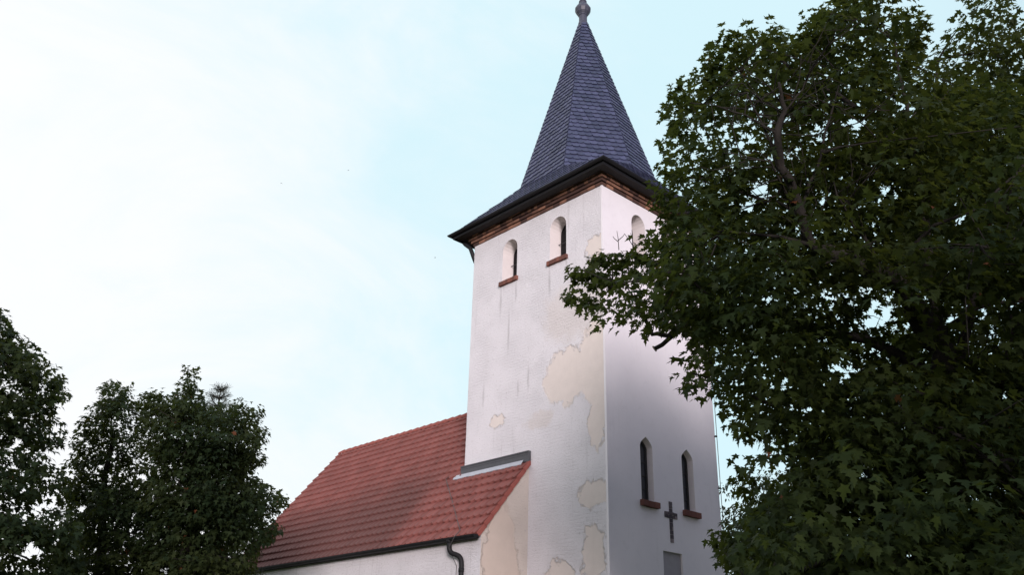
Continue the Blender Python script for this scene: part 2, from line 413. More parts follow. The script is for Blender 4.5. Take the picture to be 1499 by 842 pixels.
for c in lan:
    P = lambda u, z: (u, .175, z)
    f = MB(); out = arch(c, LW-.004, LZ0+.002, LZS, LZT-.004, True); inn = arch(c, LW-.11, LZ0+.055, LZS-.01, LZT-.075, True)
    for k in range(len(out)):
        a, b2 = out[k], out[(k+1) % len(out)]; d2, c2 = inn[k], inn[(k+1) % len(inn)]
        f.face([(a[0], .17, a[1]), (b2[0], .17, b2[1]), (c2[0], .17, c2[1]), (d2[0], .17, d2[1])])
        f.face([(d2[0], .17, d2[1]), (c2[0], .17, c2[1]), (c2[0], .21, c2[1]), (d2[0], .21, d2[1])])
    f.box((c-.012, .175, LZ0+.05), (c+.012, .20, LZT-.10))
    for z in (6.15, 6.47, 6.79): f.box((c-LW/2+.05, .178, z-.011), (c+LW/2-.05, .199, z+.011))
    fo = f.build('lancet_window', M['iron'], church)
    q = MB(); fan(q, arch(c, LW-.10, LZ0+.05, LZS, LZT-.07, True), lambda u, z: (u, .205, z)); q.build('pane', M['glass'], fo)
    s = MB(); brick_row(s, (c-LW/2-.07, -.10, 0), (c+LW/2+.10, -.10, 0), LZ0-.135, .135, (0, 1, 0), .28, 3, .005)
    s.build('sill', M['sill_brick'], fo, bevel=.006)
# brick cross and sunk panel
cr = MB(); cx, zc = 2.22, 5.63
for z0, z1, n_ in ((5.0, 5.562, 6), (5.704, 5.95, 3)):
    for k in range(n_):
        h = (z1-z0)/n_
        brick_row(cr, (cx-.062, -.014, 0), (cx+.062, -.014, 0), z0+k*h, h-.006, (0, 1, 0), .03, rnd.choice((1, 1, 2)), .006)
brick_row(cr, (cx-.24, -.016, 0), (cx+.24, -.016, 0), 5.565, .065, (0, 1, 0), .03, 5, .006)
brick_row(cr, (cx-.24, -.015, 0), (cx+.24, -.015, 0), 5.636, .065, (0, 1, 0), .03, 4, .006)
cr.build('cross', M['cross_brick'], church)
pq = MB(); pq.face([(1.87, .05, 4.20), (2.58, .05, 4.20), (2.58, .05, 4.785), (1.87, .05, 4.785)])
pq.box((1.86, -.02, 4.15), (2.60, .045, 4.21))
pq.build('sunk_panel', M['panel'], church)

# corbelled brick cornice
cn = MB()
for lev, (z0, h, out) in enumerate(((HT, .085, .035), (HT+.09, .075, .085), (HT+.17, .09, .14), (HT+.265, .07, .19))):
    x0, y0, x1, y1 = -out, -out, W2+out, W1+out
    nb = 2 if lev == 2 else 1
    for (A, B, dd) in (((x0, y0), (x0, y1), (1, 0, 0)), ((x0+.2, y0), (x1, y0), (0, 1, 0)), ((x1, y0+.2), (x1, y1), (-1, 0, 0)), ((x0+.2, y1), (x1-.2, y1), (0, -1, 0))):
        L = math.hypot(B[0]-A[0], B[1]-A[1]); brick_row(cn, (*A, 0), (*B, 0), z0, h, dd, .18, int(L/(.25 if lev != 2 else .125)), .012)
cn.build('cornice', M['brick'], church)
# soffit, fascia and eaves gutter
EO, EZ = .50, 14.10
so_ = MB()
so_.box((-EO+.06, -EO+.06, EZ-.085), (W2+EO-.06, W1+EO-.06, EZ-.045))
so_.build('soffit', M['black_wood'], church)
def gutter_run(mb, pts, r, closed=False, n=7):
    """Half-round channel along pts, with rolled front lip."""
    pts = [Vector(p) for p in pts]
    if closed: pts = pts+[pts[0]]
    rings = []
    for k, p in enumerate(pts):
        if closed:
            a = pts[(k-1) % (len(pts)-1)]; b = pts[(k+1) % (len(pts)-1)]
            d1, d2 = (p-a).normalized(), (b-p).normalized(); 
            n1, n2 = Vector((d1.y, -d1.x, 0)), Vector((d2.y, -d2.x, 0)); m = (n1+n2); m = m/max(m.length_squared, 1e-6)*2
        else:
            d1 = (pts[min(k+1, len(pts)-1)]-pts[max(k-1, 0)]).normalized(); m = Vector((d1.y, -d1.x, 0))
        ring = []
        for j in range(n+1):
            a = math.pi*j/n; ring.append(p + m*r*math.cos(a) + Vector((0, 0, -r*math.sin(a))))
        for j in range(n, -1, -1):
            a = math.pi*j/n; ring.append(p + m*(r-.008)*math.cos(a) + Vector((0, 0, -(r-.008)*math.sin(a))))
        rings.append(ring)
    for k in range(len(rings)-1):
        q = len(rings[0])
        for j in range(q): mb.face([rings[k][j], rings[k][(j+1) % q], rings[k+1][(j+1) % q], rings[k+1][j]])
    if not closed:
        for e in (0, -1):
            mb.face(rings[e][:n+1])
eg = MB(); e = EO+.03
gutter_run(eg, [(-e, -e, EZ+.01), (-e, W1+e, EZ+.01), (W2+e, W1+e, EZ+.01), (W2+e, -e, EZ+.01)], .068, True)
# fascia board behind the gutter
f0, f1 = EO-.055, EO-.03
for a, b2 in (((-f1, -f1), (-f0, W1+f1)), ((-f0, -f1), (W2+f0, -f0)), ((W2+f0, -f1), (W2+f1, W1+f1)), ((-f0, W1+f0), (W2+f0, W1+f1))):
    eg.box((*a, EZ-.13), (*b2, EZ+.03))
ego = eg.build('eaves_gutter', M['gutter'], church)
el = MB(); el.tube([(-.10, W1+.46, EZ-.05), (-.08, W1+.34, EZ-.20), (-.03, W1+.17, EZ-.36), (.0, W1+.10, EZ-.56), (.08, W1+.085, EZ-.74), (.22, W1+.08, EZ-.95), (.26, W1+.08, 7.1)], .062, 10)
el.build('downpipe', M['gutter'], church, True)

# ---- slate spire: square skirt flowing into a steep eight-sided spire
SX, SY = 2.115, 2.516
AX, AY, TX, TY, SZ = 1.811, 2.228, .509, .871, 15.17
TOPZ, TOPR = 21.85, .14
def clip(poly, A, B):
    out = []
    def side(p): return (B[0]-A[0])*(p[1]-A[1])-(B[1]-A[1])*(p[0]-A[0])
    for k in range(len(poly)):
        p, q = poly[k], poly[(k+1) % len(poly)]; sp, sq = side(p), side(q)
        if sp >= 0: out.append(p)
        if (sp >= 0) != (sq >= 0):
            t = sp/(sp-sq); out.append((p[0]+(q[0]-p[0])*t, p[1]+(q[1]-p[1])*t))
    return out
def slate_face(mb, corners, row=.17, wid=.20, slant=.17, flip=1):
    """Cover a planar convex face (bottom-left, bottom-right, ...) with overlapping slates."""
    C = [Vector(c) for c in corners]
    U = (C[1]-C[0]).normalized(); N = U.cross(C[-1]-C[0]).normalized(); V = N.cross(U)
    loc = [((c-C[0]).dot(U), (c-C[0]).dot(V)) for c in C]
    mb.face(C, 0, .1)
    lo_u, hi_u = min(a for a, _ in loc), max(a for a, _ in loc); hi_v = max(b for _, b in loc); lo_v = min(b for _, b in loc)
    ca, sa = math.cos(slant*flip), math.sin(slant*flip)
    span = hi_u-lo_u
    r0 = int((lo_v-span*.5)/row)-2; r1 = int((hi_v+span*.5)/row)+2
    for r in range(r0, r1):
        k0 = int((lo_u-1.5)/wid)-2; k1 = int((hi_u+1.5)/wid)+2
        for k in range(k0, k1):
            u0 = (k+(.5 if r % 2 else 0))*wid+rnd.uniform(-.008, .008); v0 = r*row+rnd.uniform(-.006, .006)
            w_, h_ = wid-.006, row*1.22
            sk = .11*flip
            sh = [(u0+.02, v0+.012), (u0+w_*.55, v0), (u0+w_*.86, v0+.016), (u0+w_, v0+.06), (u0+w_+sk, v0+h_), (u0+sk, v0+h_), (u0, v0+.04)]
            rot = [(a*ca-b*sa, a*sa+b*ca) for a, b in sh]
            ry = [b for _, b in sh]
            pl_ = rot
            for m in range(len(loc)):
                pl_ = clip(pl_, loc[m], loc[(m+1) % len(loc)])
                if len(pl_) < 3: break
            if len(pl_) < 3: continue
            t = rnd.random(); base = rnd.uniform(.0, .004)
            top = []; bot = []
            for a, b in pl_:
                bb = -a*sa+b*ca-v0                              # height within the slate
                h = .040-.034*min(1, max(0, bb/h_))+base
                P3 = C[0]+U*a+V*b
                top.append(P3+N*h); bot.append(P3+N*max(.001, h-.018))
            mb.face(top, 0, t)
            for m in range(len(top)):
                mb.face([bot[m], bot[(m+1) % len(top)], top[(m+1) % len(top)], top[m]], 0, t)
sp = MB()
B8 = [(SX-AX, SY+TY), (SX-AX, SY-TY), (SX-TX, SY-AY), (SX+TX, SY-AY), (SX+AX, SY-TY), (SX+AX, SY+TY), (SX+TX, SY+AY), (SX-TX, SY+AY)]
T8 = [(SX+(x-SX)*TOPR/2.0, SY+(y-SY)*TOPR/2.0) for x, y in B8]
for k in range(8):
    a, b = B8[k], B8[(k+1) % 8]; ta, tb = T8[k], T8[(k+1) % 8]
    slate_face(sp, [(*a, SZ), (*b, SZ), (*tb, TOPZ), (*ta, TOPZ)], flip=1 if k in (0, 7, 6, 5) else -1)
E4 = [(-EO, W1+EO), (-EO, -EO), (W2+EO, -EO), (W2+EO, W1+EO)]
for k in range(4):
    a, b = B8[2*k], B8[2*k+1]
    slate_face(sp, [(*E4[k], EZ), (*E4[(k+1) % 4], EZ), (*b, SZ), (*a, SZ)], .21, .21, .09, 1 if k in (0, 3) else -1)
    c, d = B8[2*k+1], B8[(2*k+2) % 8]; ee = E4[(k+1) % 4]          # corner pieces under each diagonal face
    mx, my = (c[0]+d[0])/2, (c[1]+d[1])/2; tz = .22; tt = tz/(TOPZ-SZ)
    mid = (mx+(SX-mx)*tt, my+(SY-my)*tt, SZ+tz)
    slate_face(sp, [(*ee, EZ), mid, (*c, SZ)], .21, .21, .09, 1)
    slate_face(sp, [(*ee, EZ), (*d, SZ), mid], .21, .21, .09, -1)
spire = sp.build('spire', M['slate'], church)
# little kick-out where the diagonal slates run over the skirt is left to the overlapping courses
fi = MB(); c = (SX, SY)
fi.lathe([(.22, 21.55), (.165, 21.9), (.15, 21.95)], c, 8, 0, R(22.5))
fi.lathe([(.14, 21.9), (.135, 22.22), (.155, 22.24), (.155, 22.27), (.22, 22.36), (.265, 22.47), (.265, 22.54), (.20, 22.66), (.13, 22.70), (.12, 22.72), (.12, 22.80),
          (.135, 22.82), (.13, 22.86), (.10, 22.88), (.095, 23.3), (.12, 23.34), (.05, 23.45), (.03, 24.2), (.07, 24.26), (.09, 24.34), (.07, 24.42), (.012, 24.46), (.01, 25.0)], c, 12)
fi.build('finial', M['zinc'], spire)

# ---- nave
YA, YB, XB, HE, HR = 2.49, 14.59, 1.594, 4.968, 9.535
RIDX = W2/2; KS = (HR-HE)/(XB+RIDX); ANG = math.atan(KS); NW = 1.46
def roofz(x): return HE + KS*(x+XB) if x <= RIDX else HE + KS*(2*RIDX-x+XB)
nv = MB()
def wallz(x): return roofz(x)-.09
nv.face([(-NW, YA+.05, -.1), (0, YA+.05, -.1), (0, YA+.05, wallz(0)), (-NW, YA+.05, wallz(-NW))], 1)
nv.face([(W2, YA+.05, -.1), (W2+NW, YA+.05, -.1), (W2+NW, YA+.05, wallz(W2+NW)), (W2, YA+.05, wallz(W2))], 1)
nv.face([(-NW, YA+.05, -.1), (-NW, YA+.05, wallz(-NW)), (-NW, YB-.08, wallz(-NW)), (-NW, YB-.08, -.1)], 0)
nv.face([(W2+NW, YA+.05, -.1), (W2+NW, YB-.08, -.1), (W2+NW, YB-.08, wallz(W2+NW)), (W2+NW, YA+.05, wallz(W2+NW))], 0)
nv.face([(-NW, YB-.08, -.1), (-NW, YB-.08, wallz(-NW)), (RIDX, YB-.08, wallz(RIDX)), (W2+NW, YB-.08, wallz(W2+NW)), (W2+NW, YB-.08, -.1)], 0)
nv.face([(0, W1+.003, wallz(0)-1), (W2, W1+.003, wallz(0)-1), (W2, W1+.003, wallz(0)), (RIDX, W1+.003, wallz(RIDX)), (0, W1+.003, wallz(0))], 0)
nave = nv.build('nave_wall', [M['render_nave'], M['render_gable']], church)
# tiles: overlapping rolled courses; real steps at every course
SL = (XB+RIDX)/math.cos(ANG); ROW = XB/math.cos(ANG)/8; TWD = (W1-YA)/11
def tile_slope(mb, sgn):
    nr = int(round(SL/ROW)); nc = int(round((YB-YA)/TWD)); SUB = 6
    ox = -XB if sgn > 0 else 2*RIDX+XB
    ux, uz = math.cos(ANG)*sgn, math.sin(ANG); nx, nz = -math.sin(ANG)*sgn, math.cos(ANG)
    def P(s, y, h): return (ox+ux*s+nx*h, y, HE+uz*s+nz*h)
    tv = {}
    for r in range(nr):
        s0 = r*ROW; s1 = min(s0+ROW+.02, SL)
        for cidx in range(nc):
            if r >= 8 and cidx < 11: continue
            t = rnd.random(); dj = rnd.uniform(-.004, .004); ds = rnd.uniform(-.010, .010)
            pr = None
            for k in range(SUB+1):
                u = k/SUB; y = YA+(cidx+u)*TWD
                roll = max(0, math.cos(2*math.pi*(u-.12)))**1.4
                hp = .032*roll
                sc = -.046*math.cos(2*math.pi*(u-.12))
                cur = (P(s0-.035+sc+ds, y, hp+.070+dj), P(s1, y, hp+.004), P(s0-.035+sc+ds, y, hp+.006), P((s0+s1)/2, y, hp+.037+dj))
                if pr:
                    mb.face([pr[0], cur[0], cur[3], pr[3]], 0, t); mb.face([pr[3], cur[3], cur[1], pr[1]], 0, t)
                    mb.face([pr[2], cur[2], cur[0], pr[0]], 0, t)
                pr = cur
    # boarding under the tiles
    for (y0, y1, a, b) in ((YA, W1, 0, 8*ROW), (W1, YB, 0, SL)):
        mb.face([P(a, y0, -.03), P(a, y1, -.03), P(b, y1, -.03), P(b, y0, -.03)], 0, .2)
        mb.face([P(a, y0, .0), P(a, y1, .0), P(b, y1, .0), P(b, y0, .0)], 0, .2)
    # verge edges
    for y, b in ((YA, 8*ROW), (YB, SL)):
        mb.face([P(-.03, y, -.035), P(b, y, -.035), P(b, y, .03), P(-.03, y, .03)], 0, .2)
tl = MB(); tile_slope(tl, 1); tile_slope(tl, -1)
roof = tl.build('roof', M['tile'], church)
# verge: a slim line of cut tiles along each sloping edge
for yy, nrow, sy in ((YA, 8, -1), (YB, int(SL/ROW), 1)):
    for sgn, ox in ((1, -XB), (-1, 2*RIDX+XB)):
        vg = MB(); c, s = math.cos(ANG), math.sin(ANG)
        def P(sv, y, h): return (ox+(c*sv-s*h)*sgn, y, HE+s*sv+c*h)
        for r in range(nrow):
            s0 = r*ROW-.03; s1 = s0+ROW+.012
            Q = [P(s0, yy+sy*.022, -.05), P(s1, yy+sy*.022, -.065), P(s1, yy+sy*.022, .035), P(s0, yy+sy*.022, .062)]
            Q2 = [(q[0], yy-sy*.03, q[2]) for q in Q]
            vg.face(Q); vg.face([Q[3], Q[2], Q2[2], Q2[3]]); vg.face([Q[0], Q[3], Q2[3], Q2[0]]); vg.face([Q[1], Q[0], Q2[0], Q2[1]])
        vg.build('verge', M['ridge'], roof)
rt = MB(); y = W1
while y < YB:
    L = .36; n_ = 8
    A = []; Bq = []
    for j in range(n_+1):
        a = math.pi*(-.08+1.16*j/n_)
        A.append((RIDX-.12*math.cos(a), y-.03, HR-.02+.115*math.sin(a)+.02)); Bq.append((RIDX-.11*math.cos(a), min(y+L, YB+.03), HR-.02+.10*math.sin(a)))
    for j in range(n_): rt.face([A[j], A[j+1], Bq[j+1], Bq[j]])
    rt.face(A); y += L
rt.build('ridge_tiles', M['ridge'], roof)
# flashing board where the roof meets the tower, pale lead apron below it
HF = roofz(0)
fb = MB()
fb.box((-.075, YA-.02, HF-.02), (-.003, W1+.06, HF+.215)); fb.box((-.095, YA-.02, HF+.215), (-.003, W1+.06, HF+.245))
fb.box((-.085, YA+.04, HF+.155), (-.074, W1+.02, HF+.175))
fb.build('flashing', M['flash'], roof)
ap = MB(); c, s = math.cos(ANG), math.sin(ANG)
def PR(sv, y, h): return (-XB+c*sv-s*h, y, HE+s*sv+c*h)
S8 = 8*ROW; ys = [YA+.16+k*(W1+.28-YA-.16)/14 for k in range(15)]
for k in range(14):
    r0, r1 = .17+.012*math.sin(k*2.1), .17+.012*math.sin((k+1)*2.1)
    tp = lambda y: S8-.03
    ap.face([PR(S8-r0, ys[k], .072), PR(S8-r1, ys[k+1], .072), PR(tp(0), ys[k+1], .088), PR(tp(0), ys[k], .088)])
    ap.face([PR(S8-r0, ys[k], .05), PR(S8-r1, ys[k+1], .05), PR(S8-r1, ys[k+1], .072), PR(S8-r0, ys[k], .072)])
ap.build('lead_apron', M['lead'], roof)
# nave gutter, outlet and swan-neck downpipe
ng = MB(); gx = -XB-.085
gutter_run(ng, [(gx, YB+.05, HE+.0), (gx, YA-.02, HE-.02)], .085)
ng.box((gx+.08, YA+.0, HE-.10), (gx+.105, YB, HE+.0))
ngo = ng.build('gutter', M['gutter'], church)
y = YA+.25
while y < YB:
    bk = MB()
    for j in range(6):
        a0, a1 = math.pi*j/6, math.pi*(j+1)/6; r = .092
        bk.face([(gx+r*math.cos(a0), y, HE-r*math.sin(a0)-.01), (gx+r*math.cos(a1), y, HE-r*math.sin(a1)-.01), (gx+r*math.cos(a1), y+.03, HE-r*math.sin(a1)-.01), (gx+r*math.cos(a0), y+.03, HE-r*math.sin(a0)-.01)])
    bk.build('bracket', M['gutter'], ngo); y += .8
def on_x(px, py, x):
    d = at(px, py, 1.)-CAM; t = (x-CAM[0])/d[0]; return CAM+d*t
a = on_x(658, 793, gx); b = on_x(675.5, 830, -NW-.075)
def bez(P0, P1, P2, P3, n=12):
    return [tuple((1-t)**3*np.array(P0)+3*(1-t)**2*t*np.array(P1)+3*(1-t)*t*t*np.array(P2)+t**3*np.array(P3)) for t in np.linspace(0, 1, n)]
dp = MB()
path = [(a[0], a[1], HE-.05)]+bez((a[0], a[1], a[2]-.10), (a[0], a[1], a[2]-.42), (b[0], b[1], b[2]+.40), (b[0], b[1], b[2]+.02), 14)+[(b[0], b[1], 1.0), (b[0], b[1], .1)]
dp.tube(path, .058, 12)
dp.tube([(a[0], a[1], HE-.13), (a[0], a[1], HE-.06)], [.066, .085], 12)
dp.tube([(b[0], b[1], b[2]-.12), (b[0], b[1], b[2]-.04)], .066, 12)
dpo = dp.build('downpipe', M['gutter'], church, True)
for z in (3.6, 1.6):
    cl_ = MB(); cl_.tube([(b[0], b[1], z), (b[0], b[1], z+.035)], .068, 12); cl_.build('pipe_clamp', M['iron'], dpo)
# lightning conductor: down the roof to the downpipe, and up the far corner of the tower
lc = MB()
path = [(.012, W1+.06, 13.6), (.0-.012, W1+.03, 7.3)]
rp = [PR(S8-.03, 5.50, .11)]+[PR(S8*t, 5.62-(.97-t)*2.68, .075+.01*math.sin(9*t)) for t in np.linspace(.97, .05, 10)]
lc.tube(rp, .010, 6)
lc.tube([rp[-1], (gx-.10, a[1]-.3, HE-.02), (gx-.06, a[1]-.06, HE-.25), (-NW-.04, a[1]-.08, HE-.62), (-NW-.03, a[1]-.07, .1)], .008, 6)
lc.tube([(W2+.02, -.045, HT-.05), (W2+.02, -.045, .1)], .009, 6)
lco = lc.build('lightning_conductor', M['wire'], church)
for z in (11.9, 10.6, 9.25, 7.95, 6.6, 5.3, 4.0, 2.7, 1.4):
    k = MB(); k.box((W2-.035, -.055, z-.018), (W2+.03, -.003, z+.018)); k.build('wire_clamp', M['iron'], lco)

# ------------------------------------------------------------------ trees
def inside(poly, pts):
    x, y = pts[:, 0], pts[:, 1]; c = np.zeros(len(pts), bool); q = poly[-1]
    for p in poly:
        m = ((p[1] > y) != (q[1] > y)); 
        with np.errstate(divide='ignore', invalid='ignore'): xi = (q[0]-p[0])*(y-p[1])/(q[1]-p[1])+p[0]
        c ^= m & (x < xi); q = p
    return c
def edge_dist(poly, pts):
    d = np.full(len(pts), 1e9); q = np.array(poly[-1], float)
    for p in poly:
        p = np.array(p, float); e = p-q; t = np.clip(((pts-q)@e)/max(e@e, 1e-9), 0, 1)
        d = np.minimum(d, np.linalg.norm(pts-(q+t[:, None]*e), axis=1)); q = p
    return d
LEAF5 = [(0, 0), (.12, -.04), (.37, -.09), (.28, .11), (.44, .24), (.62, .46), (.39, .44), (.17, .46), (.27, .70), (.13, .74), (0, 1.08)]
LEAF5 = LEAF5+[(-x, y) for x, y in LEAF5[-2:0:-1]]
LEAF3 = [(0, 0), (.30, -.02), (.24, .16), (.50, .42), (.18, .48), (0, 1.0)]
LEAF3 = LEAF3+[(-x, y) for x, y in LEAF3[-2:0:-1]]
LEAF1 = [(0, 0), (.26, .35), (.2, .65), (0, 1), (-.2, .65), (-.26, .35)]
NEED = [(-.04, 0), (.04, 0), (.02, 1), (-.02, 1)]
def unit(a): return a/np.maximum(np.linalg.norm(a, axis=-1, keepdims=True), 1e-9)
def leaf_arrays(P, tip, nrm, size, shape, fold=.22, droop=.22):
    """Verts and faces for leaves at P pointing along tip with upper side nrm."""
    sh = np.array(shape); tip = unit(tip); side = unit(np.cross(tip, nrm)); up = np.cross(side, tip)
    lx, ly = sh[:, 0], sh[:, 1]
    k_ = np.random.default_rng(len(P)); fo = fold*k_.uniform(-.3, 2.2, len(P)); dr = droop*k_.uniform(-.2, 2.4, len(P))
    hz = fo[:, None]*np.abs(lx)[None]*.6 - dr[:, None]*(ly*ly)[None]
    V = P[:, None, :] + size[:, None, None]*(lx[None, :, None]*side[:, None, :] + ly[None, :, None]*tip[:, None, :] + hz[:, :, None]*up[:, None, :])
    return V.reshape(-1, 3)
def leaf_mesh(name, V, nv, material, parent, base, extra=None):
    me = bpy.data.meshes.new(name); n = len(V)//nv
    me.vertices.add(len(V)); me.vertices.foreach_set('co', (V-base).astype(np.float32).ravel())
    me.loops.add(len(V)); me.loops.foreach_set('vertex_index', np.arange(len(V), dtype=np.int32))
    me.polygons.add(n); me.polygons.foreach_set('loop_start', np.arange(0, len(V), nv, dtype=np.int32))
    me.update(calc_edges=True); me.materials.append(material)
    o = bpy.data.objects.new(name, me); COL.objects.link(o); o.parent = parent
    return o
def ragged(px, rng_seed, amp, w0=16., w1=60.):
    """Smooth random outline offset (px) so that a crown ends in separate sprigs, not along one line."""
    r = np.random.default_rng(rng_seed); v = np.zeros(len(px))
    for k in range(10):
        wl = w0*(w1/w0)**r.random(); a = r.uniform(0, 2*np.pi); v += np.sin((px[:, 0]*np.cos(a)+px[:, 1]*np.sin(a))*2*np.pi/wl+r.uniform(0, 6.28))
    return amp*v/2.2
def sprays(C, outd, rng, nl, rad, size):
    """Leaves of flat, drooping sprays centred on C and facing outward along outd."""
    n = len(C)
    up = unit(np.array([0, 0, 1.])+outd*rng.uniform(.0, .5, (n, 1))*np.clip(1.5-(C[:, 2:3]-3.)/3.5, .35, 1.5)+rng.normal(0, .13, (n, 3)))
    a = unit(np.cross(up, rng.normal(size=(n, 3)))); b = np.cross(up, a)
    ph = rng.uniform(0, 2*np.pi, (n, nl)); rr = rad*np.sqrt(rng.uniform(.02, 1, (n, nl)))*rng.uniform(.7, 1.25, (n, 1))
    off = (np.cos(ph)*rr)[..., None]*a[:, None]+(np.sin(ph)*rr)[..., None]*b[:, None]
    off = off - up[:, None]*(rr**2/rad*.42)[..., None] + rng.normal(0, .035, (n, nl, 3))
    P = C[:, None]+off
    tip = unit(off+outd[:, None]*rad*.55+np.array([0, 0, -1.])*rad*rng.uniform(.05, .65, (n, nl, 1))+rng.normal(0, rad*.28, (n, nl, 3)))
    nr = unit(up[:, None]+.34*unit(off)+rng.normal(0, .15, (n, nl, 3)))
    sz = size*rng.uniform(.62, 1.18, (n, nl))*np.where(rng.random((n, nl)) < .25, .65, 1)
    return P.reshape(-1, 3), tip.reshape(-1, 3), nr.reshape(-1, 3), sz.ravel()
def make_tree(name, label, cat, poly, D, thick, nclump, per, nl, size, shape, material, seed, trunk_px, trunk_r, gaps=(), limbs=(),
              group=None, crad=.6, srad=.30, flat=.26, zmin=1.6, trunk_top=None, dfun=None, hollow=None, over=13., rag=12., thin=(), shrink=.45, tips=()):
    rng = np.random.default_rng(seed); poly = np.array(poly, float)
    tb = at(trunk_px[0], trunk_px[1], D if len(trunk_px) < 3 else trunk_px[2]); base = np.array([tb[0], tb[1], 0.])
    root = tag(empty(name, base), label, cat, group)
    lo, hi = poly.min(0), poly.max(0)
    rmax = None
    def sample(n):
        out = []
        while sum(len(o) for o in out) < n:
            p = rng.uniform(lo, hi, (n*2, 2)); out.append(p[inside(poly, p)])
        return np.concatenate(out)[:n]
    pc = sample(nclump); ed = edge_dist(poly, pc); rmax = np.percentile(ed, 92)
    th = thick*np.sqrt(np.clip(ed/rmax, .03, 1)); u = rng.uniform(-1, 1, nclump); u = np.sign(u)*np.abs(u)**.65
    dep = D+u*th + (0 if dfun is None else np.array([dfun(x, y) for x, y in pc]))
    if hollow is not None:                       # an open place inside the crown: the boughs carry their leaves behind it
        for hx, hy, hrx, hry, hd in hollow:
            q = np.hypot((pc[:, 0]-hx)/hrx, (pc[:, 1]-hy)/hry) < 1
            dep[q] = np.maximum(dep[q], hd+rng.uniform(0, 1.4, q.sum()))
    C = np.array([at(x, y, d) for (x, y), d in zip(pc, dep)])
    ctr = np.array([at(*(poly.mean(0)), D)]).ravel()
    # sprays round each clump, flattened in height
    S = np.repeat(C, per, 0)+rng.normal(0, 1, (nclump*per, 3))*np.array([crad, crad, crad*flat])
    rel = S-CAM; dz = rel@FX; ok = dz > 1
    px = np.stack([749.5+FPX*(rel@RX)/np.maximum(dz, .1), 421-FPX*(rel@UX)/np.maximum(dz, .1)], 1)
    ins = inside(poly, px); sdp = np.where(ins, 1, -1)*edge_dist(poly, px)
    ok &= sdp > (srad*shrink*FPX/np.maximum(dz, 1)-rag*.35)+ragged(px, seed+7, rag)
    for gx_, gy_, rx_, ry_, pr_ in thin:
        ok &= ~((np.hypot((px[:, 0]-gx_)/rx_, (px[:, 1]-gy_)/ry_) < 1) & (rng.random(len(S)) < pr_))
    ok &= S[:, 2] > zmin
    S = S[ok]
    if len(tips):                                # single shoots standing out of the crown
        ex = []; cen = poly.mean(0)
        for tx_, ty_ in tips:
            dirn = np.array([cen[0]-tx_, max(cen[1]-ty_, 40)*1.6]); dirn /= np.linalg.norm(dirn)
            d_ = D+(0 if dfun is None else dfun(tx_, ty_))+rng.uniform(-.6, .6)
            for k_ in range(9):
                q = np.array([tx_, ty_])+dirn*(6+k_*6.)+rng.normal(0, 1.2+k_*.8, 2); ex.append(at(q[0], q[1], d_+rng.normal(0, .12)))
        ntip = len(ex)*nl; S = np.concatenate([S, np.array(ex)])
    else: ntip = 0
    outd = S-ctr; outd[:, 2] *= .25; outd = unit(outd+rng.normal(0, .5, S.shape)*np.array([1, 1, .2]))
    P, tip, nr, sz = sprays(S, outd, rng, nl, srad, size)
    if ntip: P[-ntip:] = np.repeat(S[-ntip//nl:], nl, 0)+(P[-ntip:]-np.repeat(S[-ntip//nl:], nl, 0))*.42; sz[-ntip:] *= .85
    free = np.zeros(len(P), bool)
    if ntip: free[-ntip:] = rng.random(ntip) < .75
    rel = P+tip*(sz*.45)[:, None]-CAM; dz = np.maximum(rel@FX, .5)
    px = np.stack([749.5+FPX*(rel@RX)/dz, 421-FPX*(rel@UX)/dz], 1)
    keep = inside(poly, px) | (edge_dist(poly, px) < over*rng.random(len(P)))
    for gx_, gy_, gr_ in gaps:                   # thin places where light comes through
        dd = np.hypot((px[:, 0]-gx_)/1.25, px[:, 1]-gy_)-ragged(px, 3, gr_*.35, 9, 26); keep &= ~((dd < gr_*rng.uniform(.55, 1.25, len(P))) & (rng.random(len(P)) < .96))
    keep |= free; P, tip, nr, sz = P[keep], tip[keep], nr[keep], sz[keep]
    V = leaf_arrays(P, tip, nr, sz, shape)
    leaf_mesh('crown', V, len(shape), material, root, base); print(name, len(P))
    # wood
    mb = MB(); B = Vector(base)
    def add(pts, rad, nn=8): mb.tube([Vector(p)-B for p in pts], rad, nn)
    top = Vector(ctr) if trunk_top is None else Vector(at(*trunk_top))
    T = []
    for k in range(9):
        t = k/8; q = B.lerp(Vector((top.x, top.y, 0)), t**1.5); q.z = top.z*t
        q += Vector((math.sin(k*1.7+seed)*.09, math.cos(k*1.3+seed)*.09, 0))*(1 if 0 < k else 0); T.append(q)
    add(T, [trunk_r*(1.25 if k == 0 else 1-.09*k) for k in range(9)], 12)
    nodes = [t for t in T[3:]]
    for L in limbs:
        lw = 1. if min(q[2] for q in L) > 12 or max(q[3] for q in L) > .15 else .62
        pts = [Vector(at(q[0], q[1], q[2]+(.55 if q[2] < 9.85 and q[1] < 360 else 0))) for q in L]; rad = [q[3] for q in L]
        # soften each limb with midpoints
        fine, fr = [], []
        for k in range(len(pts)-1):
            for tt in (0, .33, .66):
                fine.append(pts[k].lerp(pts[k+1], tt)+Vector(rng.normal(0, .25*rad[k], 3))); fr.append((rad[k]*(1-tt)+rad[k+1]*tt)*lw)
        fine.append(pts[-1]); fr.append(rad[-1]*lw); add(fine, fr, 8); nodes += fine
